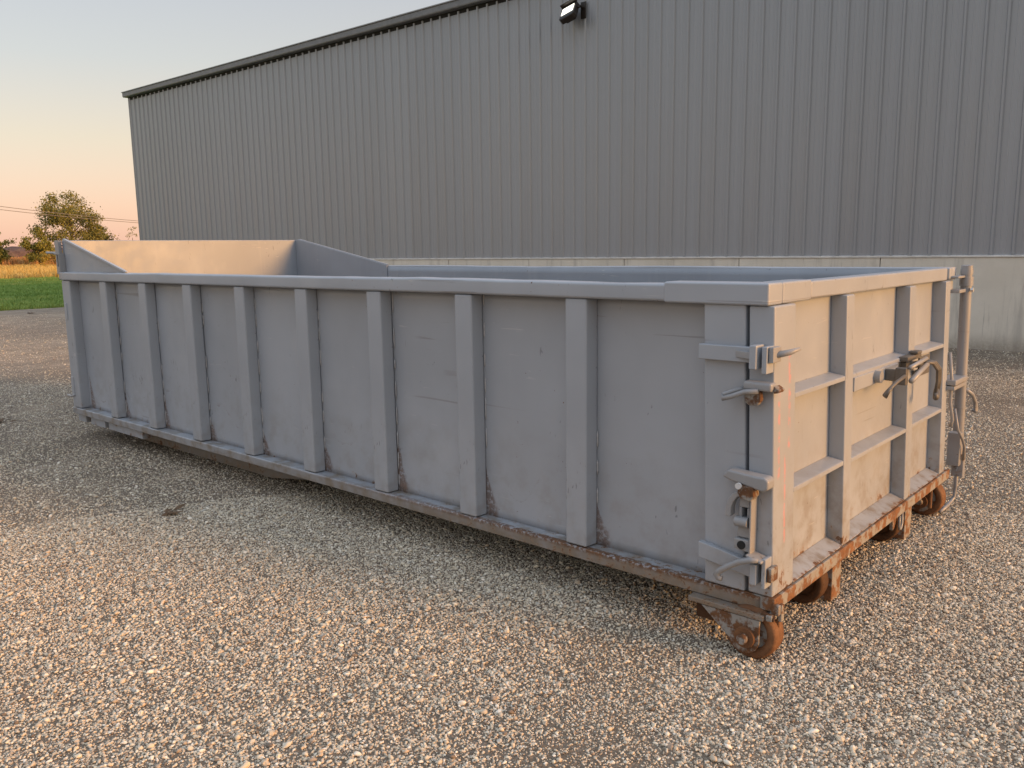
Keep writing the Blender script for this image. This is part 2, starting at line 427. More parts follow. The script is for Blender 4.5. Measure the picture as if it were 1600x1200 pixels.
# ---- gravel stones
def stone_mat():
    t = NT("gravel_stone")
    oi = t.n.new('ShaderNodeObjectInfo')
    col = t.ramp(oi.outputs['Random'], [(0.0, (0.15, 0.12, 0.095)), (0.10, (0.35, 0.29, 0.23)), (0.30, (0.56, 0.485, 0.37)), (0.52, (0.68, 0.60, 0.455)), (0.60, (0.50, 0.475, 0.42)), (0.72, (0.75, 0.675, 0.52)), (0.80, (0.58, 0.45, 0.32)), (0.90, (0.79, 0.725, 0.58)), (1.0, (0.88, 0.82, 0.72))])
    n = t.noise(90, 4, 0.6)
    col = t.mix(t.rng(n, 0.4, 0.7, 0, 0.30), col, tuple([0.32, 0.26, 0.20]))
    return t.done(col, 0.85, None, spec=0.3)
M_STONE = stone_mat()
stones = []
for k in range(10):
    bm = bmesh.new(); bmesh.ops.create_icosphere(bm, subdivisions=2 if k < 5 else 1, radius=1.0)
    off = Vector((k * 7.1, k * 3.3, 1.7 * k))
    ax = Vector((1.0, random.uniform(0.65, 0.95), random.uniform(0.5, 0.75)))
    for v in bm.verts:
        d = v.co.normalized()
        r = 1.0 + 0.42 * mnoise.noise(d * 1.25 + off) + 0.12 * mnoise.noise(d * 3.1 + off)
        v.co = Vector((d.x * ax.x, d.y * ax.y, d.z * ax.z)) * r
    me = bpy.data.meshes.new("stone"); bm.to_mesh(me); bm.free(); me.materials.append(M_STONE)
    for p in me.polygons: p.use_smooth = (k % 3 != 0)
    stones.append(bpy.data.objects.new("stone", me))

view_ang = math.atan2(cf.y, cf.x)
def sample_polar(ntry, r0, r1, dens_pow, half):
    u = rng.random(ntry)
    # radial pdf ~ r^(1-dens_pow)
    a = 2 - dens_pow
    r = (r0 ** a + u * (r1 ** a - r0 ** a)) ** (1 / a) if abs(a) > 1e-6 else r0 * (r1 / r0) ** u
    th = view_ang + (rng.random(ntry) - 0.5) * 2 * half
    return CAM_POS.x + r * np.cos(th), CAM_POS.y + r * np.sin(th), r
P = []; S = []
for (nn, r0, r1, dp, half) in ((420000, 1.5, 5.5, 0.0, 0.82), (340000, 5.5, 12.0, 1.2, 0.74), (110000, 12.0, 26.0, 1.5, 0.68)):
    X, Y, R = sample_polar(nn, r0, r1, dp, half)
    for x, y, r in zip(X, Y, R):
        if y > 10.85 + 0.0234 * (x + 1.5) or x < EDGE + 0.3: continue
        q = vnoise(x, y, 0.45, 1.3) + 0.5 * vnoise(x, y, 1.3, 4.1)
        if q > 0.22 and random.random() < min(0.42, (q - 0.22) * 1.6): continue
        s = min(0.0125, 0.0029 * math.exp(random.gauss(0.08, 0.42)))
        if q > 0.22: s *= 0.82
        if r > 12: s *= 1.35
        P.append((x, y, s * random.uniform(0.0, 0.75))); S.append(s)
P = np.array(P); S = np.array(S)
rots = np.stack([rng.normal(0, 0.3, len(P)), rng.normal(0, 0.3, len(P)), rng.random(len(P)) * 6.283], 1)
scl = np.stack([S * rng.uniform(0.85, 1.3, len(P)), S * rng.uniform(0.8, 1.1, len(P)), S], 1) * 1.15
scatter("gravel_stones", P, rots, scl, stones, "loose tan and grey gravel stones covering the yard", "gravel")

# ---- grass of the lawn and dry stand of the field
def blade_mat(name, stops):
    t = NT(name); oi = t.n.new('ShaderNodeObjectInfo')
    lv = t.noise(1, 4, 0.6, vec=t.map((0.55, 0.05, 0), vec=oi.outputs['Location']))
    f = t.math('ADD', t.math('MULTIPLY', oi.outputs['Random'], 0.45), t.rng(lv, 0.32, 0.68, 0.0, 0.55))
    return t.done(t.ramp(f, stops), 0.7, None, spec=0.25)
M_BLADE = blade_mat("grass_blades", [(0.0, (0.13, 0.22, 0.045)), (0.5, (0.22, 0.33, 0.08)), (0.85, (0.30, 0.38, 0.10)), (1.0, (0.48, 0.43, 0.16))])
M_STRAW = blade_mat("dry_grass_blades", [(0.0, (0.40, 0.27, 0.08)), (0.5, (0.55, 0.40, 0.13)), (1.0, (0.62, 0.48, 0.20))])
M_BRUSH = blade_mat("brush_blades", [(0.0, (0.34, 0.16, 0.06)), (0.5, (0.50, 0.25, 0.10)), (1.0, (0.56, 0.36, 0.14))])
def tuft(mat, nb, h, w, spread, lean):
    vv = []; ff = []
    for k in range(nb):
        a = random.random() * 6.283; r = spread * math.sqrt(random.random()); bx, by = r * math.cos(a), r * math.sin(a)
        b = random.random() * 6.283; hh = h * random.uniform(0.55, 1.15); ln = lean * hh * random.uniform(0.2, 1.0)
        dx, dy = math.cos(b), math.sin(b); px, py = -dy * w, dx * w
        n = len(vv)
        vv += [(bx-px, by-py, 0), (bx+px, by+py, 0), (bx+dx*ln*0.35+px*0.7, by+dy*ln*0.35+py*0.7, hh*0.6), (bx+dx*ln*0.35-px*0.7, by+dy*ln*0.35-py*0.7, hh*0.6), (bx+dx*ln, by+dy*ln, hh)]
        ff += [(n, n+1, n+2, n+3), (n+3, n+2, n+4)]
    return proto("tuft", vv, ff, mat, False)
def field_scatter(name, cnt, x0, x1, y0, y1, protos, smin, smax, z, label, cat, powx=1.0, ragged=False):
    u = rng.random(cnt) ** powx
    xx = x1 + (x0 - x1) * u; yy = y0 + (y1 - y0) * rng.random(cnt)
    pts = []
    for x, y in zip(xx, yy):
        if ragged: x = min(x, edge_x(y) - 0.02 * random.random())
        pts.append((x, y, z))
    s = rng.uniform(smin, smax, cnt)
    rots = np.stack([np.zeros(cnt), np.zeros(cnt), rng.random(cnt) * 6.283], 1)
    scatter(name, pts, rots, np.stack([s, s, s], 1), protos, label, cat)
field_scatter("lawn_grass", 26000, -64, EDGE, -6, 34, [tuft(M_BLADE, 26, 0.10, 0.007, 0.13, 0.6) for _ in range(5)], 0.7, 1.5, -0.03, "green mown grass beside the gravel yard", "grass", 1.8, True)
field_scatter("dry_field_grass", 12000, -150, -64, -20, 80, [tuft(M_STRAW, 24, 0.42, 0.02, 0.4, 0.5) for _ in range(5)], 0.6, 1.3, -0.02, "golden dry grass of the field beyond the lawn", "grass", 1.6)
field_scatter("brush_stand", 9000, -240, -135, -30, 120, [tuft(M_BRUSH, 26, 1.1, 0.05, 0.8, 0.5) for _ in range(5)], 0.6, 1.35, -0.02, "orange brown brush standing in front of the trees", "brush", 1.3)
print("scatter done")

# ================================================================ BUILDING
TH = 0.02345
bld = empty("warehouse", (-1.5, 10.95, 0), TH)
tag(bld, "long grey metal sided warehouse on a pale concrete base", "building")
def siding_mat():
    t = NT("grey_ribbed_siding")
    st = t.noise(1, 4, 0.6, vec=t.map((2.2, 1, 0.12)))
    oi = t.n.new('ShaderNodeObjectInfo')
    col = t.mix(t.rng(st, 0.3, 0.7), (0.245, 0.263, 0.285), (0.268, 0.286, 0.310))
    col = t.mix(t.math('MULTIPLY', oi.outputs['Random'], 0.10), col, (0.12, 0.12, 0.125))
    n = t.noise(0.9, 3, 0.5)
    return t.done(col, t.rng(st, 0.3, 0.7, 0.27, 0.36), t.bump(n, 0.07, 0.05), spec=0.5)
M_SIDE = siding_mat(); M_SIDE.node_tree.nodes['Principled BSDF'].inputs['IOR'].default_value = 1.85
def concrete_mat():
    t = NT("concrete")
    st = t.noise(1, 6, 0.65, vec=t.map((5, 5, 0.55))); n = t.noise(1.4, 6, 0.65); f = t.noise(35, 5, 0.7)
    col = t.mix(t.rng(n, 0.3, 0.7), (0.62, 0.575, 0.49), (0.70, 0.655, 0.57))
    col = t.mix(t.rng(st, 0.50, 0.74, 0, 0.5), col, (0.27, 0.255, 0.23))
    st2 = t.noise(1, 5, 0.6, vec=t.map((17, 17, 0.9), (4, 0, 0)))
    col = t.mix(t.rng(st2, 0.62, 0.72, 0, 0.45), col, (0.20, 0.185, 0.17))
    cz = t.xyz()[2]
    spl = t.math('MULTIPLY', t.rng(t.math('ADD', cz, t.math('MULTIPLY', n, -0.35)), -0.15, 0.12, 0.7, 0.0), t.rng(f, 0.2, 0.6, 0.5, 1.0))
    col = t.mix(spl, col, (0.24, 0.20, 0.155))
    col = t.mix(t.rng(f, 0.6, 0.8, 0, 0.4), col, (0.30, 0.28, 0.25))
    return t.done(col, 0.85, t.bump(f, 0.3, 0.004), spec=0.3)
M_CONC = concrete_mat()
def plain(name, col, rough=0.5, metal=0.0, spec=0.5, var=0.12, sc=6):
    t = NT(name); n = t.noise(sc, 5, 0.6)
    c = t.mix(t.rng(n, 0.3, 0.7), tuple(x * (1 - var) for x in col), tuple(min(1, x * (1 + var)) for x in col))
    return t.done(c, rough, t.bump(t.noise(sc * 12, 3), 0.1, 0.002), metal, spec)
M_TRIM = plain("pale_trim", (0.28, 0.285, 0.29), 0.4)
M_GUT = plain("grey_gutter", (0.16, 0.165, 0.17), 0.4)
M_BLACK = plain("black_closure_shade", (0.012, 0.012, 0.012), 0.8)  # near black, carries painted shade under the gutter and in the lug
M_ROOF = plain("roof_metal", (0.30, 0.30, 0.30), 0.45)

S0, S1, HC, HE = -25.55, 7.57, 1.392, 6.57
PITCH = 0.276; PW = PITCH * 3
# profile of one panel: three trapezoid ribs with two small stiffening beads between them
prof = []
for k in range(3):
    b = k * PITCH
    prof += [(b + 0.000, 0.0), (b + 0.018, -0.030), (b + 0.046, -0.030), (b + 0.064, 0.0),
             (b + 0.128, 0.0), (b + 0.135, -0.004), (b + 0.147, -0.004), (b + 0.154, 0.0),
             (b + 0.196, 0.0), (b + 0.203, -0.004), (b + 0.215, -0.004), (b + 0.222, 0.0)]
prof.append((PW, 0.0))
m = MB()
n = len(prof)
m.v = [(s, y, HC - 0.012) for s, y in prof] + [(s, y, HE + 0.05) for s, y in prof] + [(s, y + 0.02, HC - 0.012) for s, y in prof]
m.f = [(i, i+1, i+1+n, i+n) for i in range(n-1)] + [(i, i+2*n, i+1+2*n, i+1) for i in range(n-1)]
npan = int(round((S1 - S0) / PW))
first = None
for k in range(npan):
    if first is None:
        first = m.build("siding_panel", M_SIDE, bld); q = first
    else:
        q = first.copy(); COL.objects.link(q)
    q.location = (S0 + k * PW, 0, 0)
S1 = S0 + npan * PW
# screw rows on each panel are tiny; closure strip between the ribs, black to paint in the shadow under the gutter
MB().box(S0, S1, -0.010, 0.10, HE, HE + 0.10).build("closure_shade_strip", M_BLACK, bld)
g = MB().prism([(-0.17, HE + 0.225), (-0.17, HE + 0.115), (-0.15, HE + 0.085), (0.03, HE + 0.085), (0.03, HE + 0.225)], S0 - 0.14, S1 + 0.14, 'x').build("gutter", M_GUT, bld, bevel=0.008)
MB().box(S0 - 0.16, S1 + 0.16, -0.19, 0.20, HE + 0.228, HE + 0.255).build("eave_trim", M_TRIM, bld, bevel=0.006)
MB().box(S0 - 0.05, S0 + 0.004, -0.035, 0.06, HC - 0.02, HE + 0.08).build("corner_trim", M_TRIM, bld, bevel=0.004)
MB().box(S1 - 0.004, S1 + 0.05, -0.035, 0.06, HC - 0.02, HE + 0.08).build("corner_trim", M_TRIM, bld, bevel=0.004)
MB().prism([(-0.060, HC - 0.045), (-0.060, HC - 0.020), (0.05, HC - 0.004), (0.05, HC - 0.045)], S0 - 0.05, S1 + 0.05, 'x').build("base_flashing", plain("base_flashing", (0.62, 0.60, 0.56), 0.45), bld, bevel=0.003)
# concrete base in cast sections with open joints
JW = 2.355; k = -1.648
edges_ = sorted([x for x in [k + JW * i for i in range(-20, 20)] if S0 + 0.3 < x < S1 - 0.3]); edges_ = [S0] + edges_ + [S1]
for a, b in zip(edges_[:-1], edges_[1:]):
    MB().box(a + 0.006, b - 0.006, -0.045 + random.uniform(-0.002, 0.002), 0.2, -0.2, HC - 0.047).build("concrete_section", M_CONC, bld, bevel=0.006)
MB().box(S0 + 0.02, S1 - 0.02, -0.03, 0.15, -0.2, HC - 0.06).build("joint_filler", plain("joint_filler", (0.10, 0.095, 0.09), 0.9), bld)
# far walls and roof so that the building is a closed volume
DEP = 22.0
MB().box(S0 + 0.01, S0 + 0.06, 0.07, DEP, -0.2, HE + 0.05).build("end_wall", M_SIDE, bld)
MB().box(S1 - 0.06, S1 - 0.01, 0.07, DEP, -0.2, HE + 0.05).build("end_wall", M_SIDE, bld)
MB().box(S0, S1, DEP - 0.05, DEP, -0.2, HE + 0.05).build("back_wall", M_SIDE, bld)
MB().prism([(-0.02, HE + 0.256), (DEP / 2, HE + 1.30), (DEP + 0.1, HE + 0.256), (DEP + 0.1, HE + 0.20), (DEP / 2, HE + 1.24), (0.05, HE + 0.226)], S0 - 0.1, S1 + 0.1, 'x').build("roof", M_ROOF, bld)
for xx in (S0 + 0.012, S1 - 0.052):
    MB().prism([(0.07, HE + 0.051), (DEP / 2, HE + 1.23), (DEP - 0.06, HE + 0.051)], xx, xx + 0.04, 'x').build("gable_wall", M_SIDE, bld)

# ---- wall mounted flood light
M_BRONZE = plain("dark_bronze_metal", (0.022, 0.016, 0.013), 0.4)
tl = NT("lit_lens"); tl.b.inputs['Emission Color'].default_value = (1.0, 0.95, 0.82, 1); tl.b.inputs['Emission Strength'].default_value = 0.9
M_LENS = tl.done((0.8, 0.78, 0.7), 0.25)
M_LDARK = plain("dark_lens_frame", (0.03, 0.033, 0.03), 0.3)
cth, sth = math.cos(TH), math.sin(TH)
def wpt(s, yy, z): return Vector((-1.5 + s * cth - yy * sth, 10.95 + s * sth + yy * cth, z))
fl = empty("flood_light", wpt(-7.42, 0, 6.02), TH); fl.scale = (0.84, 0.84, 0.84)
tag(fl, "dark bronze flood light with a glowing lens high on the warehouse wall", "light")
R = Matrix.Translation((-0.10, -0.30, -0.02)) @ Matrix.Rotation(math.radians(-14), 4, 'Y') @ Matrix.Rotation(math.radians(-38), 4, 'X')
# local box: front face towards -Y
h_ = MB()
h_.prism([(-0.21, 0.20), (0.21, 0.20), (0.21, -0.19), (0.16, -0.24), (-0.16, -0.24), (-0.21, -0.19)], -0.04, 0.09, 'y', R)
h_.prism([(-0.13, 0.13), (0.13, 0.13), (0.13, -0.15), (-0.13, -0.15)], 0.09, 0.16, 'y', R)
h_.build("housing", M_BRONZE, fl, bevel=0.01)
MB().box(-0.215, 0.215, -0.13, -0.03, 0.195, 0.215, R).build("visor", M_BRONZE, fl, bevel=0.003)
MB().box(-0.165, 0.165, -0.052, -0.042, -0.10, 0.13, R).build("lens", M_LENS, fl, bevel=0.003)
MB().box(-0.185, 0.185, -0.049, -0.041, -0.215, -0.115, R).build("lens_frame", M_LDARK, fl, bevel=0.003)
MB().box(-0.185, 0.185, -0.056, -0.041, 0.135, 0.165, R).build("lens_frame", M_LDARK, fl, bevel=0.003)
br = MB()
br.box(0.06, 0.20, -0.06, -0.037, -0.16, 0.20)
br.tube([(0.13, -0.05, 0.06), (0.13, -0.17, 0.09), (0.10, -0.24, 0.05)], 0.03, 10)
br.build("bracket", M_BRONZE, fl, bevel=0.004)

# ================================================================ DUMPSTER
W = 2.44; ZB = 0.25; ZT = 1.425; ZR = 1.355; XF = -6.41
dump = empty("dumpster", (0, 0, 0))
tag(dump, "long grey roll-off dumpster with ribbed sides and rusty wheels on the gravel", "dumpster")
SHK = 0.028      # the door end hangs a little out of plumb

def part(mb, name, mat, bevel=0.004, seg=2, parent=None, **kw):
    return mb.build(name, mat, parent or dump, bevel=bevel, seg=seg, **kw)

RIBX = [-5.650, -4.978, -4.306, -3.634, -2.962, -2.290, -1.622, -0.950]
RW = 0.114; RD = 0.078; YP = 0.080

# side skins, dished a little between the ribs
def skin(y0, sign, name, mat, x0, x1, ztop=ZR + 0.01, k_=1.0):
    nx, nz = 150, 26
    vv = []; ff = []
    for i in range(nx + 1):
        x = x0 + (x1 - x0) * i / nx
        for j in range(nz + 1):
            z = ZB - 0.005 + (ztop - ZB) * j / nz
            u = ((x + 0.893) / 0.672) % 1.0
            bay = math.floor((x + 0.893) / 0.672)
            env = math.sin(math.pi * u) ** 1.0 * math.sin(math.pi * j / nz)
            amp = 0.008 * math.sin(bay * 2.4 + 0.7) + 0.008
            d = env * amp + 0.007 * env * mnoise.noise(Vector((x * 2.2, z * 2.2, 4.0 + bay)))
            vv.append((x, y0 + sign * d * k_, z))
    for i in range(nx):
        for j in range(nz):
            a = i * (nz + 1) + j; ff.append((a, a + nz + 1, a + nz + 2, a + 1))
    mb = MB(); mb.v = vv; mb.f = ff
    o = mb.build(name, mat, dump, smooth=True)
    sm = o.modifiers.new("solid", 'SOLIDIFY'); sm.thickness = 0.005; sm.offset = 0
    return o
skin(YP, 1, "side_panel", M_PANEL, -6.38, -0.12)
skin(W - YP, 1, "side_panel", M_INNER, -6.38, -0.12, ZT - 0.006, 0.3)

# ribs (bent hat sections) on both sides, with stitch weld beads along their roots
M_WELD = plain("weld_bead_paint", (0.42, 0.42, 0.42), 0.45, sc=40)
rib0 = None
for side in (0, 1):
    for i, x in enumerate(RIBX):
        if rib0 is None:
            q = MB().prism([(-0.006, YP - 0.003), (0.0, 0.0), (RW, 0.0), (RW + 0.006, YP - 0.003)], ZB + 0.003, ZR - 0.002, 'z')
            rib0 = q.build("rib", M_PAINT, dump, bevel=0.009, seg=3); o = rib0
        else:
            o = rib0.copy(); COL.objects.link(o)
        o.rotation_euler = (0, random.uniform(-0.0035, 0.0035), 0)
        if side == 0: o.location = (x, random.uniform(-0.002, 0.001), 0)
        else: o.location = (x, W, 0); o.scale = (1, -1, 1)
        if side == 0:
            wb = MB(); z = ZB + 0.03
            while z < ZR - 0.05:
                ln = random.uniform(0.05, 0.12)
                if random.random() < 0.75:
                    pp = [(x + RW + 0.008, YP - 0.004, z + ln * t / 4) for t in range(5)]
                    wb.tube(pp, [0.002, 0.0042, 0.0036, 0.0045, 0.002], 5)
                z += ln + random.uniform(0.01, 0.09)
            tag(wb.build("weld_bead", M_WELD, dump, smooth=True), kind="stuff")

# rear corner posts at the far (front) end and door jambs
for (ya, yb) in ((0.0, 0.085), (W - 0.085, W)):
    part(MB().box(XF + 0.002, -6.245, ya, yb, ZB + 0.003, ZR - 0.002), "corner_post", M_PAINT, 0.010, 3)
    part(MB().box(-0.282, -0.112, ya, yb + 0.005 if ya == 0 else yb, ZB + 0.003, ZR - 0.002).shear(SHK, 1.30), "door_jamb", M_PAINT, 0.008, 3)
# inspection plates and hook on the corner post
part(MB().box(-6.385, -6.335, -0.006, 0.004, 1.02, 1.16), "repair_plate", M_PAINT, 0.002)
part(MB().box(-6.395, -6.345, -0.006, 0.004, 0.36, 0.52), "repair_plate", M_PAINT, 0.002)
part(MB().tube([(-6.35, -0.002, 0.36), (-6.38, -0.02, 0.352), (-6.46, -0.02, 0.355)], 0.008, 8), "tarp_hook", M_HARD, 0)

# top rails (rounded square tube) with a welded corner sleeve at the door
def wavy_rail(name, x0, x1, y0, y1, z0, z1, mat, r=0.010, n=70, amp=0.0025, seed=0.0):
    prof = []
    for (cy, cz, a0) in ((y0 + r, z0 + r, 180), (y1 - r, z0 + r, 270), (y1 - r, z1 - r, 0), (y0 + r, z1 - r, 90)):
        for k in range(4):
            a = math.radians(a0 + 30 * k); prof.append((cy + r * math.cos(a), cz + r * math.sin(a)))
    m_ = len(prof); mb = MB()
    for i in range(n + 1):
        x = x0 + (x1 - x0) * i / n
        dy = amp * 1.4 * mnoise.noise(Vector((x * 0.9, seed, 0))) + amp * 0.5 * mnoise.noise(Vector((x * 4.0, seed, 3)))
        dz = amp * 1.6 * mnoise.noise(Vector((x * 0.8, seed, 7))) + amp * 0.6 * mnoise.noise(Vector((x * 5.0, seed, 9)))
        for (y, z) in prof:
            kn = 1 + 0.6 * mnoise.noise(Vector((x * 6, y * 30, z * 30 + seed)))
            mb.v.append((x, y + dy * kn, z + (dz * kn if z > (z0 + z1) / 2 else dz * 0.4)))
    for i in range(n):
        for k in range(m_):
            k2 = (k + 1) % m_; mb.f.append((i*m_+k, i*m_+k2, (i+1)*m_+k2, (i+1)*m_+k))
    mb.f.append(tuple(range(m_ - 1, -1, -1))); mb.f.append(tuple(range(n * m_, n * m_ + m_)))
    o = mb.build(name, mat, dump, smooth=True)
    wm = o.modifiers.new('wn', 'WEIGHTED_NORMAL'); wm.weight = 100
    return o
def tube_rail(name, x0, x1, y0, y1, mat=M_TOP, z0=ZR, z1=ZT, bev=0.013):
    return part(MB().box(x0, x1, y0, y1, z0, z1), name, mat, bev, 4)
wavy_rail("top_rail", XF, -0.30, -0.012, 0.100, ZR, ZT, M_TOP, 0.012, 90, 0.004, 2.0)
wavy_rail("top_rail", XF, -0.02, W - 0.0735, W + 0.030, ZR, ZT, M_TOP, 0.010, 90, 0.004, 5.0)
part(MB().box(-0.450, -0.018, -0.016, 0.104, ZR - 0.005, ZT + 0.006), "corner_sleeve", M_TOP, 0.009, 3)

# bottom side rails
for (ya, yb) in ((-0.004, 0.120), (W - 0.120, W + 0.004)):
    wavy_rail("bottom_rail", XF, -0.02, ya, yb, 0.196, ZB, M_RAIL, 0.005, 90, 0.0022, 9.0 + ya)
# floor and cross members
part(MB().box(-6.38, -0.11, 0.09, W - 0.09, 0.235, 0.262), "floor", M_INNER, 0)
for i in range(13):
    x = -6.1 + i * 0.47
    part(MB().box(x, x + 0.06, 0.125, W - 0.125, 0.14, 0.232), "cross_member", M_RUSTD, 0.003)
# stub blocks under the far end of the near rail
for (a, b) in ((-6.40, -6.24), (-6.14, -5.86), (-5.79, -5.18)):
    for (ya, yb) in ((0.03, 0.11), (W - 0.11, W - 0.03)):
        part(MB().box(a, b, ya, yb, 0.125, 0.1945), "underframe_block", M_PAINT, 0.003)
# skid sills
M_SKID = paint("grey_paint_skid", base=(0.22, 0.205, 0.185), z_lo=0.0, z_hi=0.22, rust_lo=0.58, rust_hi=0.66, grime=1.0)
for (ya, yb) in ((0.235, 0.315), (W - 0.315, W - 0.235)):
    part(MB().prism([(-5.84, 0.137), (-5.76, 0.022), (-3.7, 0.022), (-2.9, 0.137)], ya, yb, 'y'), "skid_sill", M_SKID, 0.004)
for (ya, yb) in ((0.715, 0.775), (1.735, 1.795)):
    part(MB().box(-6.2, -0.345, ya, yb, 0.020, 0.1395), "main_rail", M_RUST, 0.004)

# front bulkhead and gussets
part(MB().box(XF, XF + 0.045, 0.035, W + 0.004, ZB, 1.690), "front_bulkhead", M_INNER, 0.006)
part(MB().prism([(XF + 0.05, ZT - 0.06), (XF + 0.05, 1.700), (-6.31, 1.700), (-5.20, ZT + 0.012), (-5.20, ZT - 0.06)], 0.032, 0.040, 'y'), "gusset_plate", M_PAINT, 0.002)
mm = MB()
mm.prism([(-6.33, 1.690), (-6.33, 1.704), (-6.31, 1.704), (-5.185, ZT + 0.012), (-5.20, ZT - 0.002)], 0.012, 0.0315, 'y')
part(mm, "gusset_flange", M_TOP, 0.003)
part(MB().prism([(XF + 0.05, 0.9), (XF + 0.05, 1.690), (-6.30, 1.690), (-4.90, ZT + 0.004), (-4.90, 0.9)], W - 0.092, W - 0.084, 'y'), "gusset_plate", M_INNER, 0.002)
part(MB().prism([(-6.33, 1.688), (-6.33, 1.698), (-6.30, 1.698), (-4.885, ZT + 0.012), (-4.90, ZT + 0.002)], W - 0.0835, W - 0.070, 'y'), "gusset_flange", M_TOP, 0.002)
# lug with a slot at the front corner
lug = MB()
lug.box(-6.480, -6.40, 0.0, 0.030, 1.565, 1.690)
lug.box(-6.480, -6.455, 0.0, 0.030, ZT - 0.02, 1.565)
lug.box(-6.425, -6.395, 0.0, 0.030, ZT - 0.02, 1.565)
lug.box(-6.455, -6.425, 0.0, 0.030, ZT - 0.02, 1.470)
part(lug, "corner_lug", M_HARD, 0.004)
part(MB().box(-6.455, -6.425, 0.026, 0.031, 1.470, 1.565), "lug_slot_shade", M_BLACK, 0)  # black plate stands in for the shade inside the slot
part(MB().box(-6.372, -6.360, -0.020, 0.031, ZT + 0.002, 1.575), "lug_rib", M_HARD, 0.002)
part(MB().tube([(-6.46, 0.015, 1.585), (-6.72, 0.02, 1.590)], 0.010, 8), "lug_pin", M_HARD, 0)
part(MB().box(-6.50, -6.38, -0.006, 0.033, 1.572, 1.584), "lug_shelf", M_HARD, 0.002)

# ---------------- door
DX = -0.070
door = part(MB().box(DX - 0.012, DX, 0.10, 2.30, 0.255, ZR).shear(SHK, 1.30), "door", M_DOOR, 0)
def dpart(mb, name, mat=M_DOOR, bevel=0.004, seg=2, sh=True, **kw):
    if sh: mb.shear(SHK, 1.30)
    return mb.build(name, mat, door, bevel=bevel, seg=seg, **kw)
dpart(MB().box(-0.099, 0.0, 0.001, 0.190, 0.257, ZR - 0.006), "door_stile", M_STILE, 0.008, 3)
for (a, b) in ((0.712, 0.802), (1.575, 1.672)):
    dpart(MB().box(DX - 0.002, 0.0, a, b, 0.257, ZR - 0.002), "door_rib", M_DOOR, 0.007, 3)
dpart(MB().box(DX - 0.03, 0.0, 2.215, 2.305, 0.257, ZR - 0.002), "door_stile", M_DOOR, 0.007, 3)
for z in (1.010, 0.640):
    for (a, b) in ((0.192, 0.710), (0.804, 1.573), (1.674, 2.213)):
        q = MB(); zz = z + random.uniform(-0.004, 0.006)
        q.prism([(DX + 0.001, zz - 0.012), (DX + 0.001, zz + 0.010), (-0.012, zz), (-0.002, zz - 0.004), (-0.002, zz - 0.022), (-0.012, zz - 0.022), (-0.014, zz - 0.012)], a, b, 'y')
        dpart(q, "door_shelf", M_DOOR, 0.002)
# bottom angle and rusty sill
for (a, b) in ((0.192, 0.710), (0.804, 1.573), (1.674, 2.213)):
    q = MB(); q.prism([(DX + 0.001, 0.258), (DX + 0.001, 0.290), (0.0, 0.262), (0.0, 0.258)], a, b, 'y')
    dpart(q, "bottom_flange", paint("door_bottom_flange", z_lo=0.258, z_hi=0.275, rust_lo=0.46, rust_hi=0.66, grime=1.0) if a < 0.5 else bpy.data.materials["door_bottom_flange"], 0.002)
part(MB().box(-0.105, 0.038, 0.002, 2.40, 0.200, 0.2535), "door_sill", M_SILL, 0.005)
# top rail of the door, its first stretch covered by the corner sleeve
dpart(MB().box(-0.105, -0.021, 0.372, 2.300, ZR, ZT), "top_rail", M_TOP, 0.009, 3, sh=False)
dpart(MB().box(-0.110, -0.018, 0.105, 0.369, ZR - 0.004, ZT + 0.006), "corner_sleeve", M_TOP, 0.009, 3, sh=False)
dpart(MB().box(-0.09, -0.010, 2.303, 2.375, ZR + 0.005, ZT), "hinge_block", M_TOP, 0.008, sh=False)
dpart(MB().box(-0.09, -0.010, 2.310, 2.385, ZR - 0.055, ZR - 0.003), "hinge_block", M_TOP, 0.006, sh=False)
dpart(MB().box(-0.055, -0.020, 2.320, 2.380, 1.155, ZR - 0.058), "hinge_plate", M_HARD, 0.004, sh=False)
dpart(MB().box(-0.050, -0.030, 2.310, 2.350, 0.35, 1.15), "hinge_plate", plain("faded_pink_paint", (0.42, 0.30, 0.285), 0.6), 0.004, sh=False)

# hinge pipe at the far corner with its collars, rod and hook handle
pipe = part(MB().tube([(0.03, 2.575, 0.35), (0.03, 2.495, 1.435)], 0.030, 18), "hinge_pipe", M_HARD, 0, auto=40)
def ppart(mb, name, mat=M_HARD, bevel=0.0, **kw): return mb.build(name, mat, pipe, bevel=bevel, **kw)
for z, r, hgt in ((1.345, 0.036, 0.05), (1.40, 0.033, 0.03), (0.60, 0.033, 0.012), (0.36, 0.038, 0.06)):
    yy = 2.495 + (1.435 - z) * 0.0735
    ppart(MB().tube([(0.03, yy + 0.0735 * hgt / 2, z - hgt / 2), (0.03, yy - 0.0735 * hgt / 2, z + hgt / 2)], r, 18), "collar", auto=40)
ppart(MB().box(-0.06, 0.04, 2.33, 2.47, 1.283, 1.302), "hinge_arm", bevel=0.003)
ppart(MB().box(-0.06, 0.03, 2.33, 2.47, 1.365, 1.378), "hinge_arm", bevel=0.003)
ppart(MB().lathe([(0.0, -0.014), (0.014, -0.014), (0.014, 0.0), (0.0, 0.0)], (0.075, 2.480, 1.296), 'x', 6), "bolt", plain("bright_bolt", (0.6, 0.6, 0.58), 0.4, 0.6))
b_ = MB(); b_.box(-0.03, 0.06, 2.285, 2.545, 0.735, 0.760); b_.box(-0.03, 0.065, 2.285, 2.545, 0.764, 0.795)
ppart(b_, "hinge_band", bevel=0.006)
ppart(MB().tube([(0.05, 2.59, 0.70), (0.06, 2.70, 0.66), (0.06, 2.79, 0.60), (0.055, 2.84, 0.545), (0.05, 2.83, 0.53)], [0.012, 0.012, 0.012, 0.014, 0.018], 8), "pull_handle", smooth=True)
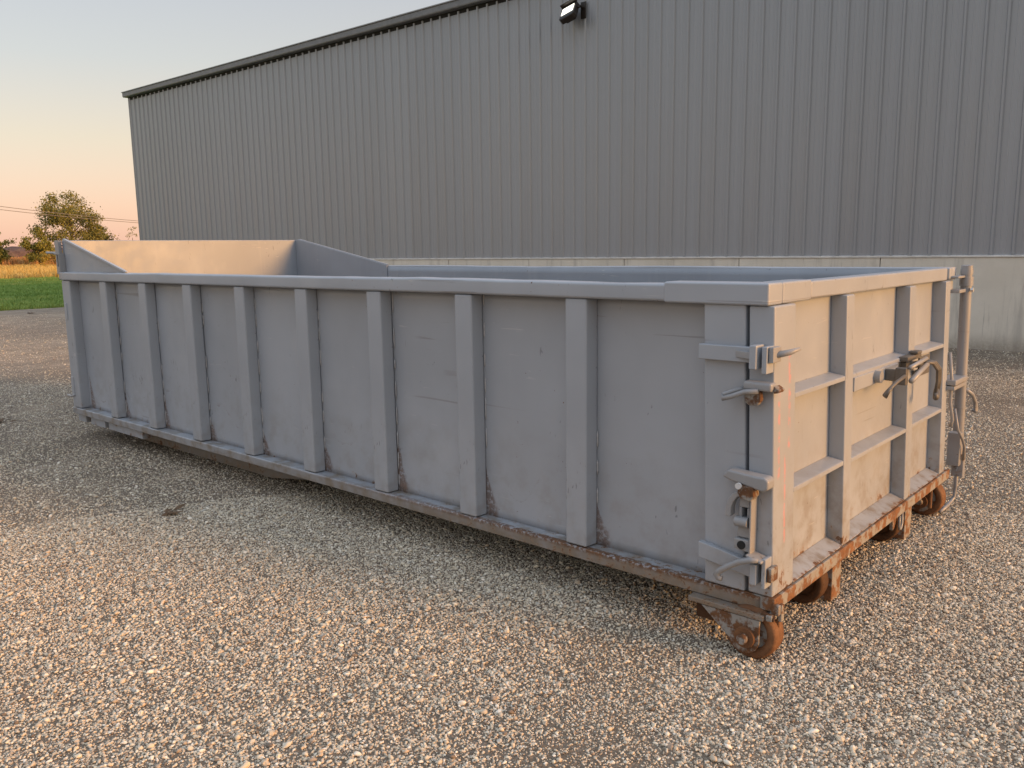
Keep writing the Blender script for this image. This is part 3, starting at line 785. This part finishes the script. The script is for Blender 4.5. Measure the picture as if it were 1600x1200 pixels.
lo = MB(); lo.box(0.0, 0.07, 2.455, 2.515, 0.26, 0.46); lo.box(0.02, 0.085, 2.50, 2.545, 0.19, 0.33)
ppart(lo, "lower_hinge", bevel=0.006)
ppart(MB().tube([(0.05, 2.36, 0.62), (0.07, 2.375, 0.50), (0.09, 2.42, 0.43), (0.09, 2.47, 0.38), (0.085, 2.49, 0.30)], 0.008, 8), "safety_rod", smooth=True)
ppart(MB().tube([(0.05, 2.505, 0.26), (0.045, 2.525, 0.12), (0.04, 2.535, 0.055), (0.03, 2.50, 0.028), (0.03, 2.44, 0.022), (0.03, 2.28, 0.022)], 0.011, 10), "drop_rod", smooth=True)
part(MB().tube([(0.02, 2.30, 0.95), (0.035, 2.31, 0.80), (0.035, 2.315, 0.66), (0.05, 2.33, 0.56), (0.04, 2.33, 0.52)], 0.009, 8), "chain_rod", M_HARD, 0, smooth=True)

# centre latch of the door: flat bar, lever with handle, bracket, hook and end plate
latch_bar = dpart(MB().box(-0.018, 0.014, 0.806, 1.40, 0.930, 0.992), "latch_bar", M_DOOR, 0.003, sh=False)
M_DKST = plain("dark_greased_steel", (0.13, 0.122, 0.112), 0.5, 0.2, sc=30)
def lpart(mb, name, mat=M_DKST, bevel=0.0, **kw): return mb.build(name, mat, door, bevel=bevel, **kw)
lpart(MB().tube([(0.115, 1.16, 0.965), (0.105, 1.07, 0.945), (0.095, 0.99, 0.915), (0.09, 0.965, 0.900), (0.10, 0.95, 0.895), (0.11, 0.96, 0.925), (0.115, 0.975, 0.93)], 0.0085, 8), "latch_handle", smooth=True)
q = MB(); q.box(0.06, 0.11, 1.195, 1.230, 0.915, 0.995); q.box(0.014, 0.10, 1.20, 1.225, 0.93, 0.985)
lpart(q, "latch_block", bevel=0.005)
q = MB(); q.tube([(0.12, 1.215, 0.998), (0.09, 1.58, 1.000)], 0.010, 8); q.tube([(0.125, 1.225, 0.935), (0.095, 1.59, 0.975)], 0.013, 8)
lpart(q, "latch_lever", M_HARD, smooth=True)
lpart(MB().lathe([(0.0, 0.0), (0.028, 0.0), (0.028, 0.03), (0.0, 0.03)], (0.012, 1.07, 0.965), 'x', 20), "latch_disc", M_HARD, auto=40)
q = MB(); q.box(-0.001, 0.045, 1.44, 1.66, 0.992, 1.016); q.box(0.015, 0.055, 1.56, 1.63, 1.018, 1.034); q.box(0.0, 0.030, 1.47, 1.574, 0.955, 0.988)
lpart(q, "latch_bracket", bevel=0.005)
q = MB()
for dy in (0.0, 0.022, 0.044):
    q.tube([(0.09, 1.545 + dy, 0.985), (0.115, 1.60 + dy, 0.975), (0.125, 1.655 + dy, 0.935), (0.12, 1.685 + dy, 0.875), (0.115, 1.68 + dy, 0.815)], 0.0085, 8)
q.tube([(0.115, 1.70, 0.83), (0.12, 1.68, 0.80), (0.125, 1.655, 0.795), (0.125, 1.64, 0.815)], [0.013, 0.016, 0.015, 0.010], 8)
lpart(q, "latch_hook", smooth=True)
q = MB(); q.box(0.012, 0.022, 1.72, 1.90, 0.885, 0.985); q.tube([(0.03, 1.62, 0.96), (0.03, 1.74, 0.955)], 0.018, 10); q.tube([(0.03, 1.62, 0.915), (0.03, 1.74, 0.92)], 0.014, 10)
lpart(q, "latch_plate", M_DKST, bevel=0.003)

# ---------------- near side latches between jamb and door
lat = M_HARD
def tilt_box(x0, x1, y0, y1, z0, z1, deg, piv):
    Rm = Matrix.Translation(piv) @ Matrix.Rotation(math.radians(deg), 4, 'Y') @ Matrix.Translation([-c for c in piv])
    return MB().box(x0, x1, y0, y1, z0, z1, Rm)
# upper strap, turned plate and clamp
s1 = part(MB().box(-0.288, -0.055, -0.026, -0.001, 1.142, 1.200), "latch_strap", M_PAINT, 0.004)
part(MB().prism([(-0.085, -0.027), (-0.135, -0.027), (-0.060, -0.060)], 1.160, 1.185, 'z'), "strap_wedge", lat, 0.002)
part(MB().box(-0.062, -0.034, -0.070, -0.0005, 1.125, 1.212), "strap_ear", M_PAINT, 0.004)
part(MB().box(-0.020, 0.0, -0.055, 0.010, 1.110, 1.208), "strap_ear", M_PAINT, 0.003)
part(MB().box(0.002, 0.020, -0.045, 0.022, 1.150, 1.206), "clamp", lat, 0.003)
part(MB().tube([(0.012, -0.01, 1.175), (0.05, 0.03, 1.185), (0.075, 0.055, 1.197)], [0.012, 0.011, 0.006], 8), "clamp_pin", lat, 0, smooth=True)
# middle lug with rusty pad and bent handle
part(tilt_box(-0.092, 0.018, -0.050, -0.001, 1.045, 1.078, 1, (-0.04, 0, 1.06)), "latch_lug", lat, 0.010, 3)
part(MB().prism([(-0.085, 1.045), (-0.026, 1.045), (-0.022, 1.010), (-0.035, 0.992), (-0.068, 0.988), (-0.085, 1.000)], -0.046, -0.020, 'y'), "latch_pad", M_RUSTP, 0.005)
part(MB().tube([(-0.03, -0.052, 1.046), (-0.08, -0.056, 1.040), (-0.125, -0.062, 1.020), (-0.160, -0.066, 1.008), (-0.166, -0.056, 1.020), (-0.12, -0.03, 1.040), (-0.09, -0.012, 1.045)], 0.0095, 10), "lug_handle", lat, 0, smooth=True)
part(MB().prism([(0.018, 1.038), (0.018, 1.066), (0.040, 1.052), (0.036, 1.042)], -0.03, 0.02, 'y'), "lug_tip", M_RUSTP, 0.003)
# lower ratchet: cap, hook, link chain and back strip
cp = MB().prism([(-0.135, 0.742), (-0.020, 0.733), (0.012, 0.733), (0.026, 0.722), (0.026, 0.690), (0.005, 0.678), (-0.06, 0.690), (-0.12, 0.700), (-0.158, 0.712), (-0.150, 0.722)], -0.066, -0.006, 'y')
part(cp, "ratchet_cap", lat, 0.009, 3)
part(MB().prism([(-0.088, 0.692), (-0.030, 0.690), (-0.026, 0.655), (-0.040, 0.635), (-0.075, 0.640), (-0.092, 0.660)], -0.070, -0.020, 'y'), "ratchet_pawl", M_RUSTP, 0.004)
part(MB().lathe([(0.0, -0.006), (0.012, -0.006), (0.012, 0.004), (0.0, 0.004)], (-0.083, -0.076, 0.690), 'y', 10), "ratchet_pin", plain("pale_paint_dab", (0.6, 0.6, 0.6), 0.5), 0)
hk = MB()
outer = [(-0.090 - 0.055 * math.sin(a), 0.560 + 0.105 * math.cos(a) ** 1.0 if False else 0.555 + 0.115 * (1 - (a / 1.6)) ) for a in (0,)]
arc = [(-0.085, 0.668), (-0.112, 0.655), (-0.132, 0.630), (-0.142, 0.598), (-0.142, 0.560), (-0.120, 0.560), (-0.119, 0.595), (-0.110, 0.622), (-0.096, 0.640), (-0.080, 0.648)]
part(MB().prism(arc, -0.060, -0.022, 'y'), "ratchet_hook", lat, 0.004)
ln = MB()
ln.box(-0.096, -0.054, -0.040, -0.002, 0.600, 0.640); ln.box(-0.096, -0.084, -0.040, -0.002, 0.560, 0.600); ln.box(-0.064, -0.054, -0.040, -0.002, 0.560, 0.600); ln.box(-0.098, -0.054, -0.040, -0.002, 0.535, 0.560)
part(ln, "ratchet_link", lat, 0.004)
part(MB().tube([(-0.105, -0.045, 0.545), (-0.055, -0.045, 0.545)], 0.020, 12), "link_pin", lat, 0, auto=40)
part(MB().prism([(-0.100, 0.532), (-0.054, 0.532), (-0.050, 0.480), (-0.106, 0.480)], -0.034, -0.002, 'y'), "ratchet_link", lat, 0.004)
part(MB().prism([(-0.110, 0.478), (-0.050, 0.478), (-0.048, 0.430), (-0.110, 0.437)], -0.048, -0.002, 'y'), "ratchet_base", lat, 0.005)
part(MB().lathe([(0.0, -0.002), (0.016, -0.002), (0.016, 0.004), (0.0, 0.004)], (-0.078, -0.0515, 0.456), 'y', 14), "link_eye", M_BLACK, 0)
part(MB().box(-0.047, -0.040, -0.055, -0.002, 0.42, 0.648), "ratchet_strip", lat, 0.002)
# bottom strap with bent lever
b1 = MB().prism([(-0.270, 0.424), (-0.020, 0.384), (-0.020, 0.324), (-0.268, 0.358)], -0.028, -0.001, 'y')
part(b1, "latch_strap", M_PAINT, 0.004)
part(MB().box(-0.037, -0.012, -0.060, -0.0015, 0.315, 0.395), "strap_ear", M_PAINT, 0.003)
part(MB().box(0.004, 0.020, -0.05, 0.012, 0.305, 0.420), "strap_ear", M_PAINT, 0.003)
part(MB().box(0.022, 0.040, -0.04, 0.02, 0.330, 0.385), "clamp", M_RUSTP, 0.004)
part(MB().tube([(0.0, -0.070, 0.418), (-0.03, -0.074, 0.415), (-0.075, -0.078, 0.398), (-0.115, -0.080, 0.372), (-0.150, -0.082, 0.345), (-0.160, -0.082, 0.330), (-0.150, -0.080, 0.318), (-0.138, -0.078, 0.316)], [0.008, 0.012, 0.012, 0.012, 0.012, 0.013, 0.013, 0.010], 10), "lever", lat, 0, smooth=True)
part(MB().prism([(-0.05, 0.432), (0.012, 0.416), (0.012, 0.406), (-0.05, 0.422)], -0.072, -0.004, 'y'), "lever_plate", lat, 0.003)

# ---------------- wheels
def wheel(name, cx, cy, cz, r, w, mt=None, md=None):
    mt = mt or M_RUST; md = md or M_RUSTP
    h = w / 2
    base = empty(name, (cx, cy, cz)); base.parent = dump
    t = MB().lathe([(r * 0.62, -h * 0.72), (r * 0.72, -h * 0.95), (r * 0.90, -h), (r * 0.975, -h * 0.82), (r, -h * 0.45), (r, h * 0.45), (r * 0.975, h * 0.82), (r * 0.90, h), (r * 0.72, h * 0.95), (r * 0.62, h * 0.72)], (0, 0, 0), 'y', 40)
    t.build("tread", mt, base, smooth=True)
    t = MB().lathe([(0.0, -h * 0.60), (r * 0.62, -h * 0.60), (r * 0.62, h * 0.60), (0.0, h * 0.60)], (0, 0, 0), 'y', 32)
    t.build("disc", md, base, auto=40)
    t = MB().lathe([(0.0, -h * 1.05), (r * 0.24, -h * 1.05), (r * 0.30, -h * 0.9), (r * 0.30, h * 0.9), (r * 0.24, h * 1.05), (0.0, h * 1.05)], (0, 0, 0), 'y', 20)
    t.build("hub", md, base, auto=40)
    return base
WR = 0.108
wheel("wheel", -0.050, 0.024, WR - 0.004, WR, 0.085)
wheel("wheel", -0.105, 0.615, WR + 0.002, WR, 0.080, M_RUSTD, M_RUSTD)  # inner wheels take the rust with shade put into its colour
wheel("wheel", -0.105, 1.635, WR + 0.002, WR, 0.080, M_RUSTD, M_RUSTD)
wheel("wheel", -0.050, 2.250, WR + 0.002, WR, 0.085)
# fork plates of the near wheel
fp = []
for a in np.linspace(math.radians(200), math.radians(372), 14): fp.append((-0.062 + 0.062 * math.cos(a), 0.090 + 0.064 * math.sin(a)))
poly = [(-0.245, 0.171)] + fp + [(0.000, 0.171)]
for ys_ in ((-0.040, -0.028), (0.074, 0.086), (2.188, 2.200), (2.300, 2.312)):
    part(MB().prism(poly, ys_[0], ys_[1], 'y'), "fork_plate", M_RUSTP, 0.003)
for yy in (-0.0405, 2.1875):
    hb = MB(); hb.lathe([(0.0, -0.010), (0.040, -0.010), (0.042, 0.0), (0.0, 0.0)], (-0.056, yy, 0.092), 'y', 26)
    part(hb, "axle_washer", M_RUST, 0, auto=35)
    hb = MB(); hb.lathe([(0.0, -0.026), (0.016, -0.026), (0.020, -0.022), (0.020, 0.0), (0.0, 0.0)], (-0.056, yy - 0.010, 0.092), 'y', 12)
    part(hb, "axle_bolt", M_RUSTP, 0, auto=35)
# wheel base strip under the rail and little rusty stop bracket at the corner
part(MB().box(-0.30, 0.015, -0.044, 0.125, 0.1740, 0.1945), "wheel_base", M_RAIL, 0.003)
part(MB().box(-0.30, 0.015, W - 0.125, W + 0.010, 0.174, 0.1945), "wheel_base", M_RAIL, 0.003)
sb = MB(); sb.box(0.020, 0.045, -0.035, 0.030, 0.176, 0.200); sb.box(0.030, 0.060, -0.010, 0.012, 0.196, 0.236); sb.box(0.046, 0.062, 0.014, 0.040, 0.165, 0.232)
part(sb, "stop_bracket", M_RUSTP, 0.004)
part(MB().box(0.040, 0.052, 0.015, 0.028, 0.085, 0.175), "drain_strip", M_RUST, 0.002)
part(MB().tube([(0.0, -0.018, 0.196), (0.03, -0.022, 0.190), (0.05, -0.02, 0.186)], 0.012, 8), "bracket_pin", M_RUSTD, 0)
part(MB().box(-0.34, -0.26, 0.10, W - 0.10, 0.045, 0.196), "sun_block_beam", M_RUSTD, 0.003)  # added beam, keeps low sun off the ground under the box
# main rail end plates seen under the sill
for (ya, yb) in ((0.670, 0.775), (1.690, 1.795)):
    part(MB().box(-0.255, 0.008, ya, yb, 0.010, 0.198), "rail_end_bracket", M_SILL, 0.005)
part(MB().prism([(1.46, 0.198), (1.52, 0.198), (1.52, 0.165), (1.50, 0.130), (1.475, 0.120)], -0.005, 0.012, 'x'), "sill_tab", M_SILL, 0.002)
part(MB().tube([(0.015, 1.60, 0.198), (0.018, 1.60, 0.13), (0.018, 1.585, 0.105), (0.018, 1.565, 0.105), (0.018, 1.552, 0.13), (0.018, 1.552, 0.18)], 0.007, 8), "hanging_link", M_HARD, 0, smooth=True)
part(MB().tube([(0.012, 2.13, 0.198), (0.014, 2.125, 0.08)], 0.009, 8), "stop_pin", M_RUST, 0)

# ================================================================ TREES
def bark_mat():
    t = NT("bark"); n = t.noise(8, 5, 0.7, vec=t.map((1, 1, 0.2)))
    return t.done(t.ramp(n, [(0.3, (0.05, 0.035, 0.025)), (0.7, (0.14, 0.10, 0.07))]), 0.9, spec=0.2)
M_BARK = bark_mat()
def leaf_mat(name, a, b, c):
    t = NT(name)
    n = t.noise(0.8, 3, 0.6); g = t.n.new('ShaderNodeNewGeometry')
    f = t.math('ADD', t.math('MULTIPLY', g.outputs['Random Per Island'], 0.55), t.math('MULTIPLY', n, 0.45))
    col = t.ramp(f, [(0.15, a), (0.5, b), (0.85, c)])
    t.val(t.b.inputs['Transmission Weight'], 0.0)
    return t.done(col, 0.65, None, spec=0.25)
LM = {
    'olive': leaf_mat("olive_leaves", (0.10, 0.105, 0.028), (0.19, 0.185, 0.052), (0.28, 0.255, 0.085)),
    'dark': leaf_mat("dark_leaves", (0.05, 0.06, 0.02), (0.10, 0.105, 0.032), (0.16, 0.155, 0.05)),
    'green': leaf_mat("green_leaves", (0.10, 0.105, 0.022), (0.19, 0.185, 0.04), (0.28, 0.25, 0.06)),
    'gold': leaf_mat("gold_leaves", (0.20, 0.14, 0.025), (0.32, 0.24, 0.045), (0.42, 0.33, 0.08)),
}
def px_ground(px, dist):
    """point on the ground at a distance along the bearing of picture column px at the horizon"""
    d = cf * 1305.3 + cr * (px - 800) - cu * (400 - 600)
    d = Vector((d.x, d.y, 0)).normalized()
    return Vector((CAM_POS.x, CAM_POS.y, 0)) + d * dist

def tree(px, dist, height, width, kind, label, name="deciduous_tree", nleaf=5000, lsize=0.30, base=0.18, sparse=0.0, seed=1):
    rnd = random.Random(seed)
    loc = px_ground(px, dist); loc.z = -0.03
    root = empty(name, loc); tag(root, label, "tree" if "tree" in name else "shrub", "trees behind the field")
    trunk = MB(); tips = []
    tr = 0.028 * height
    trunk.tube([(0, 0, 0), (0.02 * height, 0, height * 0.2), (0, 0.02 * height, height * 0.45), (0.01 * height, 0, height * 0.7)], [tr, tr * 0.75, tr * 0.5, tr * 0.2], 8)
    nl = 16
    for k in range(nl):
        a = k * 2.4 + rnd.uniform(-0.4, 0.4); z0 = height * (base + 0.45 * rnd.random()); up = rnd.uniform(0.25, 0.95)
        ln = width * 0.5 * rnd.uniform(0.6, 1.0) * (1.0 - 0.35 * max(0, (z0 / height - 0.4)))
        p0 = Vector((0, 0, z0)); p2 = p0 + Vector((math.cos(a) * ln, math.sin(a) * ln, up * ln * 0.9))
        p2.z = min(p2.z, height * 0.97)
        p1 = (p0 + p2) / 2 + Vector((0, 0, 0.08 * ln))
        trunk.tube([p0, p1, p2], [tr * 0.35, tr * 0.22, tr * 0.08], 5)
        for j in range(3):
            q = p1.lerp(p2, rnd.random()); d = Vector((rnd.gauss(0, 1), rnd.gauss(0, 1), rnd.gauss(0.4, 0.8))).normalized() * width * rnd.uniform(0.10, 0.2)
            trunk.tube([q, q + d], [tr * 0.08, tr * 0.03], 4); tips.append(q + d)
        tips += [p2, p1.lerp(p2, 0.6)]
    for k in range(10):
        a = rnd.random() * 6.283; r = width * 0.28 * rnd.random()
        tips.append(Vector((r * math.cos(a), r * math.sin(a), height * rnd.uniform(0.72, 0.95))))
    trunk.build("trunk", M_BARK, root)
    cl = []
    for t_ in tips:
        z = min(max(t_.z, height * base), height * 0.95)
        cl.append((Vector((t_.x, t_.y, z)), width * rnd.uniform(0.07, 0.15)))
    vv = []; ff = []
    for i in range(nleaf):
        c, r = cl[rnd.randrange(len(cl))]
        if sparse and c.z > height * 0.55 and rnd.random() < sparse: continue
        d = Vector((rnd.gauss(0, 1), rnd.gauss(0, 1), rnd.gauss(0, 0.8)))
        p = c + d * r * 0.55
        if p.z > height * 1.02 or p.z < 0.05: continue
        s = lsize * rnd.uniform(0.5, 1.2)
        e1 = Vector((rnd.gauss(0, 1), rnd.gauss(0, 1), rnd.gauss(0, 1))).normalized()
        e2 = e1.cross(Vector((rnd.gauss(0, 1), rnd.gauss(0, 1), rnd.gauss(0, 1)))).normalized()
        n = len(vv)
        vv += [p - e1 * s * 0.5, p + e2 * s * 0.28, p + e1 * s * 0.5, p - e2 * s * 0.28]
        ff.append((n, n + 1, n + 2, n + 3))
    me = bpy.data.meshes.new("crown"); me.from_pydata([tuple(v) for v in vv], [], ff); me.materials.append(LM[kind])
    o = bpy.data.objects.new("crown", me); COL.objects.link(o); o.parent = root
    return root

tree(114, 150, 11.4, 9.0, 'olive', "tallest broad olive tree with thin upper crown behind the dumpster end", nleaf=14000, lsize=0.36, base=0.12, sparse=0.15, seed=4)
tree(158, 165, 6.9, 5.0, 'dark', "dark green tree just right of the tallest olive tree", nleaf=5000, lsize=0.32, base=0.05, seed=5)
tree(62, 140, 5.6, 3.8, 'green', "round green tree left of the tallest olive tree", nleaf=6000, lsize=0.32, base=0.04, seed=8)
tree(-8, 145, 5.2, 4.0, 'green', "yellow green tree at the left edge of the picture", nleaf=5000, lsize=0.32, base=0.04, seed=9)
tree(88, 120, 2.2, 3.4, 'gold', "low yellow shrub below the tallest olive tree", name="roadside_shrub", nleaf=2500, lsize=0.22, base=0.03, seed=12)
tree(209, 170, 6.6, 3.2, 'olive', "thin olive shrub beside the warehouse corner", name="tall_shrub", nleaf=1700, lsize=0.28, base=0.05, sparse=0.4, seed=14)
tree(186, 175, 5.6, 3.6, 'olive', "bare thin shrub between dark green tree and warehouse shrub", name="tall_shrub", nleaf=900, lsize=0.26, base=0.05, sparse=0.5, seed=15)
tree(134, 158, 5.2, 6.0, 'olive', "low bushy tree under the tallest olive tree", nleaf=5000, lsize=0.32, base=0.03, seed=19)

# ---- overhead wires
M_WIRE = plain("wire", (0.20, 0.17, 0.15), 0.5)
def wire(name, pa, da, ha, pb, db, hb, sag, label):
    A = px_ground(pa, da); B = px_ground(pb, db); A.z = ha; B.z = hb
    pts = []
    for k in range(41):
        t = k / 40; p = A.lerp(B, t); p.z -= sag * 4 * t * (1 - t); pts.append(p)
    o = MB().tube(pts, 0.028, 6).build(name, M_WIRE, None, smooth=True)
    tag(o, label, "wire", "overhead wires")
    return o
wire("overhead_wire", -140, 92, 7.2, 330, 118, 5.2, 0.45, "upper overhead wire crossing the sky in front of the trees")
wire("overhead_wire", -140, 92, 6.8, 330, 118, 5.0, 0.40, "lower overhead wire crossing the sky in front of the trees")

# ---- dry leaves and clods on the gravel
M_DRY = plain("dry_leaf", (0.12, 0.075, 0.04), 0.8, sc=40)
def ground_pt(px, py):
    d = cf * 1305.3 + cr * (px - 800) - cu * (py - 600)
    t = -CAM_POS.z / d.z
    return CAM_POS + d * t
for (px, py, s, lab) in ((265, 803, 0.075, "dry brown leaf cluster on the gravel left of centre"), (6, 660, 0.10, "dark dry leaf clump at the left edge of the gravel"), (50, 490, 0.13, "small dark leaf clump near the lawn edge")):
    c = ground_pt(px, py); rnd = random.Random(px); q = MB()
    for k in range(7):
        a = rnd.random() * 6.28; r = s * rnd.random(); o_ = Vector((c.x + r * math.cos(a) * 1.6, c.y + r * math.sin(a), 0.012 + 0.006 * k / 3))
        b = rnd.random() * 6.28; l = s * rnd.uniform(0.4, 0.8); d1 = Vector((math.cos(b), math.sin(b), rnd.uniform(-0.1, 0.3))) * l; d2 = Vector((-math.sin(b), math.cos(b), rnd.uniform(-0.1, 0.3))) * l * 0.45
        q.add([o_ - d1, o_ + d2 * 0.8, o_ + d1, o_ - d2 * 0.8, o_ + Vector((0, 0, 0.008))], [(0, 1, 4), (1, 2, 4), (2, 3, 4), (3, 0, 4)])
    o = q.build("dry_leaf", M_DRY, None); tag(o, lab, "leaf", "dry leaves on the gravel")
print("objects", len(bpy.data.objects))
